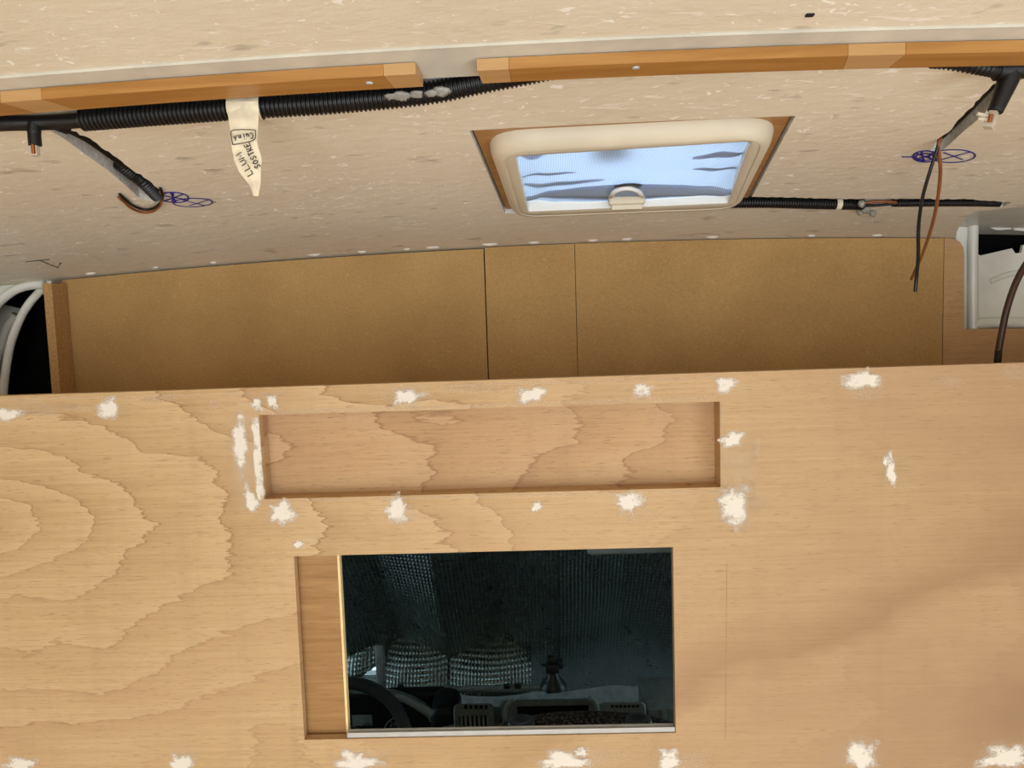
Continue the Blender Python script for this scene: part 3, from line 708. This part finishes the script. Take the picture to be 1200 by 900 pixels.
# latch at the far side
lx = onc(734, 238, -.018); hy = lx.y
b = B().rbox(at(713.5, 240, hy-.012), at(755.5, 229, hy)+Vector((0, .004, 0)), .004, 3)
b.obj('latch_grip', FRAMEP, hatch, smooth=True, autosm=50)
b = B(); arc = [onc(716+37*i/12, 230-9.5*math.sin(math.pi*i/12)**.55, -.012) for i in range(13)]
b.tube(arc, .004, 8).obj('latch_hoop', WHITEP, hatch, smooth=True)
B().rbox(at(717, 246, hy-.004), at(752, 239, hy)+Vector((0, .006, 0)), .001).obj('latch_base', FRAMEP, hatch)
B().lathe(onc(736, 219.5, -.0085), [(.020, 0), (.0235, .002), (.016, .004)], 16).obj('latch_plate', RUB, hatch, smooth=True)
qd = grow(lerpq(INN, OUT, .1), .02)
def lid(u, v):
    q = quad_at(qd, u, v); return Vector((q.x, q.y, ceil_z(q.x, q.y)+.062+.03*(1-(2*u-1)**4)*(1-(2*v-1)**4)))
B().grid(lid, 16, 16).obj('lid', ACRYL, hatch, smooth=True)

# ------------------------------------------------------------------ MDF boards over the cab
xs = [at(77, 390, YM).x, at(571, 390, YM).x, at(676, 390, YM).x, at(1106, 390, YM).x]
ZS = Z(-.205)
def mdf(name, xa, xb, label, drop=.004, yy=YM):
    n = 12; top = [(xb+(xa-xb)*i/n) for i in range(n+1)]
    lp = [(xa, yy, ZS), (xb, yy, ZS)]+[(x, yy, ceil_z(x, yy)-drop) for x in top]
    return B().prism([lp], (0, .012, 0)).obj(name, MDF, label=label, cat='board', group='boards closing the space over the cab')
mdf('mdf_board', xs[0], xs[1]-.0022, 'long brown MDF board beside the MDF side upright', .005, YM+.002)
mdf('mdf_board', xs[1]+.0004, xs[2]-.0006, 'narrow brown MDF board between two longer ones', .003)
mdf('mdf_board', xs[2]+.0006, xs[3]-.003, 'long brown MDF board next to the pale plywood corner piece', .003)
B().box((-1.25, YB+.045, ZS-.018), (1.25, YM+.03, ZS-.0002)).obj('cab_shelf', PLYB, kind='structure')
# side upright
su = thing('mdf_upright', 'narrow MDF upright at the end of the long board by the dark opening', 'board', (xs[0]-.012, 1.60, ZS))
a1 = at(51, 340, 1.585).x; b1 = at(61, 340, 1.585).x
tz = at(56, 332, 1.585).z
B().prism([[(a1, 1.585, ZS), (b1, 1.585, ZS), (b1, 1.585, tz), (a1, 1.585, tz)]], (0, .0505, 0)).obj('upright', MDFE, su)
B().rbox((a1-.012, 1.60, tz-.022), (a1-.0004, 1.635, tz), .001).obj('packing_block', MDFE, su)
B().box((b1+.0004, 1.6195, ZS), (xs[0]-.0005, 1.6365, tz+.002)).obj('fillet', MDFE, su)
# plywood corner piece, L-shaped with a rounded shoulder
yL = YM+.004
L0 = [at(1106, 440, yL), at(1240, 440, yL), at(1240, 384.5, yL), at(1131, 385.5, yL)]
r1 = [at(1130, 385.5, yL), at(1130, 298, yL), at(1129, 290, yL), at(1125, 283.5, yL), at(1118, 280, yL), at(1110, 279.2, yL), at(1106.5, 279, yL)]
L0 = [Vector((p.x, yL, p.z)) for p in L0[:3]+r1]; L0[0].z = L0[1].z = ZS
L0[-1].x = L0[0].x = xs[3]+.0004; L0[1].x = L0[2].x = 1.118
B().prism([L0], (0, .012, 0)).obj('plywood_corner_piece', PLYB, label='pale plywood L-shaped corner piece next to the white metal corner', cat='board')

# ------------------------------------------------------------------ van body metal left and right
yV = YM+.035
rb = thing('van_body_corner', 'white painted metal body corner with a dark cut-out', 'body panel', (1.0, yV, ZS))
Q = lambda pts, y: [Vector((p.x, y, p.z)) for p in (at(a, b2, y) for a, b2 in pts)]
outer = Q([(1112, 255), (1300, 246), (1300, 430), (1112, 430)], yV)
hole = Q([(1144, 262), (1156, 261.5), (1163, 268), (1170, 270), (1185, 268.5), (1187, 266), (1189, 270), (1215, 272), (1215, 288), (1199, 287), (1197, 296), (1190, 297), (1186, 291), (1149, 299.5), (1145, 297)], yV)
B().prism([outer, hole], (0, .008, 0)).obj('panel', VANP, rb)
# pressed bead and rounded flange
fl_pts = [at(x, y, yV-.006) for x, y in [(1141, 252), (1140, 300), (1140, 385), (1140, 430)]]
B().tube(spline(fl_pts), .010, 12).obj('pressed_bead', VANP, rb, smooth=True)
B().tube(spline([at(x, y, yV-.0) for x, y in [(1160, 330), (1180, 322), (1205, 318), (1240, 316)]]), .006, 10).obj('pressed_bead', VANP, rb, smooth=True)
B().tube(spline([at(x, y, yV-.004) for x, y in [(1140, 380), (1175, 378), (1240, 380)]]), .012, 12).obj('pressed_bead', VANP, rb, smooth=True)
B().rbox(at(1144, 360, yV-.0012)+Vector((0, -.0006, 0)), at(1146, 349, yV)+Vector((0, .001, 0)), .0005).obj('slot', DARK, rb)
B().box((.90, yV+.05, ZS), (1.24, yV+.055, Z(.2))).obj('cavity_backing', DARK, rb)  # black sheet standing in for the shade behind the cut-out
# roof rail under the ceiling edge at the right
B().prism([Q([(1130, 252), (1142, 241.5), (1240, 236), (1240, 250), (1150, 252), (1140, 257)], yV-.05)], (0, .012, 0)).obj('roof_rail', VANG, rb)
# left
lb = thing('bare_metal_surround', 'curved bare metal window frame around a dark opening', 'body panel', (-1.05, yV, ZS))
sp = lambda pts, y, n=8: spline([at(a, b2, y) for a, b2 in pts], n)
B().tube(sp([(-60, 470), (-40, 410), (-18, 372), (8, 346), (28, 336), (52, 333)], yV-.03), .012, 12, flat=.8).obj('outer_flange', VANP, lb, smooth=True)
B().tube(sp([(3, 470), (6, 440), (12, 405), (22, 377), (34, 356), (52, 336)], yV-.01), .0085, 12).obj('inner_flange', VANP, lb, smooth=True)
B().tube(sp([(-14, 470), (-8, 428), (4, 402), (10, 384), (20, 370)], yV), .012, 12).obj('pressed_edge', VANG, lb, smooth=True)
B().prism([Q([(-40, 296), (60, 305), (60, 338), (30, 338), (10, 348), (-14, 374), (-40, 410)], yV-.02)], (0, .008, 0)).obj('panel', VANP, lb)
B().prism([Q([(-60, 360), (0, 356), (26, 362), (20, 380), (10, 410), (6, 470), (-60, 470)], yV+.03)], (0, .006, 0)).obj('inner_panel', VANG, lb)
B().box((-1.24, yV+.09, ZS), (-.92, yV+.1, Z(.2))).obj('cavity_backing', DARK, lb)  # black sheet in place of the shade inside the opening
# closing plates between ceiling and cab roof, behind the boards
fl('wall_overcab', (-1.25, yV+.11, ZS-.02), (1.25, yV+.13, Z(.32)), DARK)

# ------------------------------------------------------------------ cab seen through the opening
ZH = Z(-.50)
B().prism([[(-1.12, 1.20, Z(-.228)), (-1.12, 2.15, ZH), (-1.12, 2.15, ZH+.02), (-1.12, 1.20, Z(-.225))]], (2.24, 0, 0)).obj('ceiling_cab', CABM, kind='structure')
fl('wall_cab_front', (-1.12, 2.86, 0), (1.12, 2.90, Z(-1.36)), CABM)
for sx in (-1, 1):
    X = sx*1.10
    B().prism([[(X, 1.19, .001), (X, 2.86, .001), (X, 2.86, Z(-1.36)), (X, 2.14, ZH), (X, 1.19, Z(-.23))],
               [(X, 1.28, Z(-1.20)), (X, 2.50, Z(-1.20)), (X, 2.10, Z(-.54)), (X, 1.28, Z(-.36))]], (sx*.019, 0, 0)).obj('wall_cab_left' if sx < 0 else 'wall_cab_right', CABM, kind='structure')
    B().prism([[(X+sx*.008, 1.27, Z(-1.21)), (X+sx*.008, 2.52, Z(-1.21)), (X+sx*.008, 2.11, Z(-.53)), (X+sx*.008, 1.27, Z(-.35))]], (sx*.004, 0, 0)).obj('window_2' if sx < 0 else 'window_3', GLASS, kind='structure')  # side windows out of view, added and enlarged to brighten the cab
fl('floor_cab', (-1.1, 1.19, 0.001), (1.1, 2.86, 0.02), CABM)
# windscreen
wsp = lambda X, s: Vector((X, 2.13+.66*s, Z(-.50-.85*s)))
V = [wsp(-1.09, 0), wsp(1.09, 0), wsp(1.09, 1), wsp(-1.09, 1)]
B().add(V+[v+Vector((0, .005, .003)) for v in V], [(0, 1, 2, 3), (7, 6, 5, 4), (0, 4, 5, 1), (1, 5, 6, 2), (2, 6, 7, 3), (3, 7, 4, 0)]).obj('window_1', GLASS, kind='structure')
folds = [(-1.08, .02), (-.86, -.02), (-.62, .03), (-.47, -.035), (-.30, .03), (-.13, -.03), (.06, .035), (.26, -.02), (.46, .03), (.66, -.02), (.86, .02), (1.08, -.01)]
def foil_pt(X, s):
    for (a, da), (b2, db) in zip(folds, folds[1:]):
        if a <= X <= b2:
            d = da+(db-da)*(X-a)/(b2-a); break
    else: d = 0
    p = wsp(X, s); w = math.sin(math.pi*min(1, max(0, s)))
    p += Vector((0, -.58, -.25)).normalized()*(.085+d*(.35+.9*w))
    lo = max(0, (s-.55)/.39); p.y -= .035*math.sin(lo*math.pi*.9)*(.6+.4*math.sin(X*9+1)); p.y += .004*math.sin(X*11+s*7)*w
    return p
nx, ns = 220, 110; V = [foil_pt(-1.08+2.16*i/nx, .02+.92*j/ns) for j in range(ns+1) for i in range(nx+1)]
def proj(p):
    d = p-CAM0; z = d.dot(_fw); return 600+FPX*d.dot(CR)/z, 450-FPX*d.dot(CU)/z
F = [(j*(nx+1)+i, j*(nx+1)+i+1, (j+1)*(nx+1)+i+1, (j+1)*(nx+1)+i) for j in range(ns) for i in range(nx)]
def inside(p, poly):
    c = False
    for (a, b2), (d, e) in zip(poly, poly[1:]+poly[:1]):
        if (b2 > p[1]) != (e > p[1]) and p[0] < (d-a)*(p[1]-b2)/(e-b2)+a: c = not c
    return c
BRIGHT_GAP = [(416, 801), (430, 788), (443, 779), (443, 803)]       # gap added as a bright spot, stands in for foil lit by daylight
F = [q for q in F if not inside(proj(sum((V[i] for i in q), Vector())/4), BRIGHT_GAP)]
shade = mk('windscreen_sunshade', V, F, FOIL, smooth=True, label='silver quilted bubble foil sunshade covering the windscreen', cat='sunshade')
def flap(x0, x1, y0, y1, Y0, Y1, bulge):
    def fn(u, v):
        top = y0+4*math.sin(u*5)+8*(2*u-1)**2
        p = at(x0+(x1-x0)*u, top+(y1-top)*v, Y0+(Y1-Y0)*v); p.y -= bulge*math.sin(u*math.pi)*math.sin(v*math.pi*.8); return p
    g = B().grid(fn, 48, 40); g.f = [q for q in g.f if not inside(proj(sum((g.v[i] for i in q), Vector())/4), BRIGHT_GAP)]
    return g.obj('folded_flap', FOIL, shade, smooth=True)
flap(452, 524, 740, 806, 2.50, 2.40, .03); flap(524, 622, 744, 812, 2.50, 2.40, .04); flap(392, 444, 742, 806, 2.46, 2.42, .05)
# sun visors
for a, b2, lab in [(462, 548, 'grey sun visor folded up above the steering wheel'), (688, 800, 'grey sun visor folded up above the phone mount')]:
    p = at(a, 650, 2.0); q = at(b2, 632, 2.0)
    v = B().rbox((p.x, 1.99, p.z), (q.x, 2.012, ZH-.006), .010, 4).obj('sun_visor', TRIMG, smooth=True, label=lab, cat='sun visor', group='sun visors over the windscreen')
    for f in (.15, .85): B().tube([Vector((p.x+(q.x-p.x)*f, 2.001, ZH-.012)), Vector((p.x+(q.x-p.x)*f, 2.001, ZH))], .006, 8).obj('hinge', RUB, v)
# dashboard
YD = 2.2
dz = at(600, 832, YD).z
dash = thing('dashboard', 'dark grey dashboard with air vents and centre console behind the opening', 'dashboard', (0, 2.3, dz-.3))
prof = [(2.14, dz-.30), (2.13, dz-.12), (2.16, dz-.035), (2.20, dz-.012), (2.26, dz-.03), (2.47, dz-.13), (2.50, dz-.16), (2.50, dz-.30)]
xd = at(520, 830, 2.2).x
B().prism([[(xd, y, z) for y, z in prof]], (1.08-xd, 0, 0)).obj('body', DASH, dash)
B().prism([[(-1.08, y, z-.16) for y, z in prof]], (1.08+xd-.001, 0, 0)).obj('driver_body', DASH, dash)
def pbox(x0, y0, x1, y1, Y, dep, mat, name, par, r=.006, **k):
    a = at(x0, y1, Y); b2 = at(x1, y0, Y)
    return B().rbox((a.x, Y, a.z), (b2.x, Y+dep, b2.z), r, 3).obj(name, mat, par, smooth=True, autosm=40, **k)
# centre stack: hood with a dark slot
def shell(x0, y0, x1, y1, hx0, hy0, hx1, hy1, Y, dep, mat, name, par):
    """housing with a recessed mouth"""
    def loop(a, b2, c, d, r, Y): return [Vector((p.x, Y, p.z)) for p in rq2(at(a, d, Y), at(c, b2, Y), r)]
    def rq2(p, q, r):
        c4 = [Vector((p.x, 0, q.z)), Vector((q.x, 0, q.z)), Vector((q.x, 0, p.z)), Vector((p.x, 0, p.z))]
        return rquad(c4, r, 5)
    lo = [loop(x0, y0, x1, y1, .02, Y+dep), loop(x0, y0, x1, y1, .02, Y+.01), loop(x0+1.5, y0+1.5, x1-1.5, y1-1.5, .018, Y), loop(hx0, hy0, hx1, hy1, .006, Y), loop(hx0+1, hy0+1, hx1-1, hy1-1, .005, Y+.05)]
    n = len(lo[0]); V = [p for l in lo for p in l]
    F = [(i*n+k, i*n+(k+1) % n, (i+1)*n+(k+1) % n, (i+1)*n+k) for i in range(len(lo)-1) for k in range(n)]+[tuple(4*n+k for k in range(n)), tuple(range(n))[::-1]]
    return B().add(V, F).obj(name, mat, par, smooth=True, autosm=35)
shell(588, 818, 700, 900, 606, 826, 690, 842, 2.13, .2, DASH, 'console_hood', dash)
pbox(606, 826, 690, 842, 2.155, .01, DASHD, 'console_slot', dash, .002)
B().tube(sp([(592, 858), (592, 834), (598, 822), (603, 819)], 2.125), .006, 8).obj('console_trim', TRIMG, dash, smooth=True)
B().tube(sp([(700, 858), (700, 832), (696, 821), (690, 818.5)], 2.125), .008, 8).obj('console_trim', TRIMG, dash, smooth=True)
shell(534, 824, 579, 900, 539, 838, 573, 880, 2.12, .2, DASH, 'vent_housing', dash)
for i in range(7): pbox(540+i*5.2, 838, 541.6+i*5.2, 870, 2.125, .02, TRIMG, 'vent_fin', dash, .0012)
pbox(539, 837, 573, 880, 2.155, .004, DASHD, 'vent_recess', dash, .001)
for i in range(5): pbox(544+i*6, 826.5, 547.5+i*6, 831, 2.1185, .008, DASHD, 'demister_slot', dash, .001)
shell(704, 822, 757, 900, 714, 837, 750, 841, 2.14, .2, TRIMG, 'vent_housing', dash)
for i in range(7): pbox(716+i*4.9, 826.5, 719.4+i*4.9, 829.5, 2.1385, .008, DASHD, 'demister_slot', dash, .001)
for i in range(6): pbox(717+i*5.2, 837, 718.4+i*5.2, 842, 2.141, .02, TRIMG, 'vent_fin', dash, .0008)
pbox(760, 829, 830, 900, 2.17, .2, TRIMG, 'glovebox_top', dash, .008)
pbox(775, 834, 781, 846, 2.16, .02, TRIMG, 'glovebox_handle', dash, .003)
# instrument cluster under a hood
pbox(380, 812, 520, 900, 2.30, .05, DASHD, 'instrument_panel', dash, .01)
B().tube(sp([(350, 838), (385, 812), (430, 808), (475, 818), (500, 832), (512, 850)], 2.24), .02, 12, flat=.6).obj('instrument_hood', DASH, dash, smooth=True)
pbox(413, 838, 436, 851, 2.294, .004, SCREEN, 'display', dash, .001)
b = B()
b.tube([at(470+20*math.cos(t), 858-18*math.sin(t), 2.296) for t in [math.pi*(.42+.5*i/14) for i in range(15)]], .0014, 5)
b.tube([at(x, y, 2.296) for x, y in [(457, 847), (459, 846), (460, 848), (457, 851), (460, 851)]], .0008, 4)
b.tube([at(x, y, 2.296) for x, y in [(462, 847), (464, 847), (464, 851), (462, 851), (462, 847)]], .0008, 4)
b.obj('gauge_marking', GAUGE, dash)
b = B()
for i, hgt in enumerate((3, 2, 4, 3, 2)): b.tube([at(426+i*2, 850, 2.2935), at(426+i*2, 850-hgt, 2.2935)], .0009, 4)
b.obj('display_marking', DASHD, dash)
pbox(505, 830, 536, 900, 2.17, .15, DASHD, 'column_cowl', dash, .03)
# clip bar with uprights on the dash
cb = thing('clip_bar', 'dark grey document clip bar lying across the top of the dashboard', 'clip', at(550, 816, 2.36))
pbox(456, 804, 642, 814.5, 2.36, .02, TRIMG, 'bar', cb, .006)
pbox(441, 757, 449, 806, 2.36, .012, TRIMG, 'upright', cb, .006)
pbox(640, 790, 646, 814, 2.36, .012, TRIMG, 'upright', cb, .005)
pbox(519, 806.5, 528, 812.5, 2.357, .006, DASHD, 'clip_window', cb, .001)
for x in (590, 603, 465): pbox(x, 802, x+8, 808, 2.356, .01, RUB, 'knob', cb, .006)
# phone mount
pm = thing('phone_mount', 'black suction cup phone mount standing on the dashboard', 'phone mount', at(649, 818, 2.19))
pb = Vector((at(649, 818, 2.19).x, 2.19, at(600, 817.5, 2.13).z))
B().lathe(pb, [(.040, 0), (.039, .007), (.030, .020), (.019, .034), (.015, .046)], 24).obj('suction_cup', RUB, pm, smooth=True, autosm=40)
B().rbox(pb+Vector((-.022, -.02, .046)), pb+Vector((.018, .02, .074)), .006).obj('clamp', RUB, pm, smooth=True, autosm=40)
B().rbox(pb+Vector((.012, -.014, .058)), pb+Vector((.030, .014, .084)), .005).obj('clamp_jaw', RUB, pm, smooth=True, autosm=40)
B().rbox(pb+Vector((-.016, -.012, .074)), pb+Vector((.012, .012, .094)), .005).obj('ball_joint', RUB, pm, smooth=True, autosm=40)
B().tube([pb+Vector((-.022, 0, .066)), pb+Vector((-.034, 0, .068))], .004, 8).obj('knob', RUB, pm, smooth=True)
# steering wheel
sc = at(401, 884, 2.0)
sw = thing('steering_wheel', 'black steering wheel in front of the instrument panel', 'steering wheel', sc)
nrm = Vector((0, -.86, .5)).normalized(); ex = Vector((1, 0, 0)); ey = nrm.cross(ex).normalized()
if ey.z < 0: ey = -ey
ring = [sc+(ex*math.cos(t)+ey*math.sin(t))*.182 for t in [2*math.pi*i/56 for i in range(57)]]
B().tube(ring, .0185, 12, cap=False).obj('rim', RUB, sw, smooth=True)
B().lathe(sc-nrm*.03, [(.06, -.01), (.075, .01), (.07, .03), (.04, .04)], 24, nrm).obj('hub', RUB, sw, smooth=True)
for t in (0, math.pi, 1.5*math.pi):
    d = ex*math.cos(t)+ey*math.sin(t); B().tube([sc+d*.06-nrm*.02, sc+d*.178], .014, 8, flat=.5).obj('spoke', RUB, sw, smooth=True)
b = B().tube(sp([(462, 816), (475, 820), (492, 829), (506, 838)], 2.1), [.009+.007*i/24 for i in range(24)]+[.009], 10, flat=.75); b.obj('control_stalk', TRIMG, sw, smooth=True)
B().tube([sc-nrm*.03, sc-nrm*.13], .03, 12).obj('column', DASHD, sw)
# passenger seat back with its two headrest sockets
def seat_top(px):
    t = (px-690)/115.0
    return 837+ (abs(t)**2.2)*18
sY = 1.40
def seat(u, v):
    px = 562+256*u; zc = at(px, seat_top(px)+1.5, sY+.05).z; e = .014*(abs(2*u-1)**6)
    if v < .4:
        return Vector((at(px, 850, sY+.05).x, sY-.006+e, zc-.045-.26*(1-v/.4)))
    a = (v-.4)/.6*math.pi
    return Vector((at(px, 850, sY+.05).x, sY+.05-.056*math.cos(a)*(1-e*8), zc-.045*(1-math.sin(a)**.8)))
st2 = thing('cab_seat', 'dark mesh-fabric seat back with its headrest removed below the opening', 'seat', at(690, 990, sY+.05))
B().grid(seat, 40, 20).obj('backrest', SEATF, st2, smooth=True)
pbk = [at(570, 870, sY+.11), at(810, 870, sY+.11)]
B().box((pbk[0].x, sY+.111, at(690, 990, sY).z), (pbk[1].x, sY+.125, at(690, 866, sY+.12).z)).obj('back_shell', RUB, st2)
for x, y in ((611, 844.5), (748, 843)):
    p = at(x, y+2.5, sY+.034)
    B().lathe(p, [(.022, -.012), (.0265, -.001), (.025, .005), (.015, .006), (.011, .002), (.002, .001)], 22).obj('headrest_socket', RUB, st2, smooth=True)
    o = st2.children[-1]
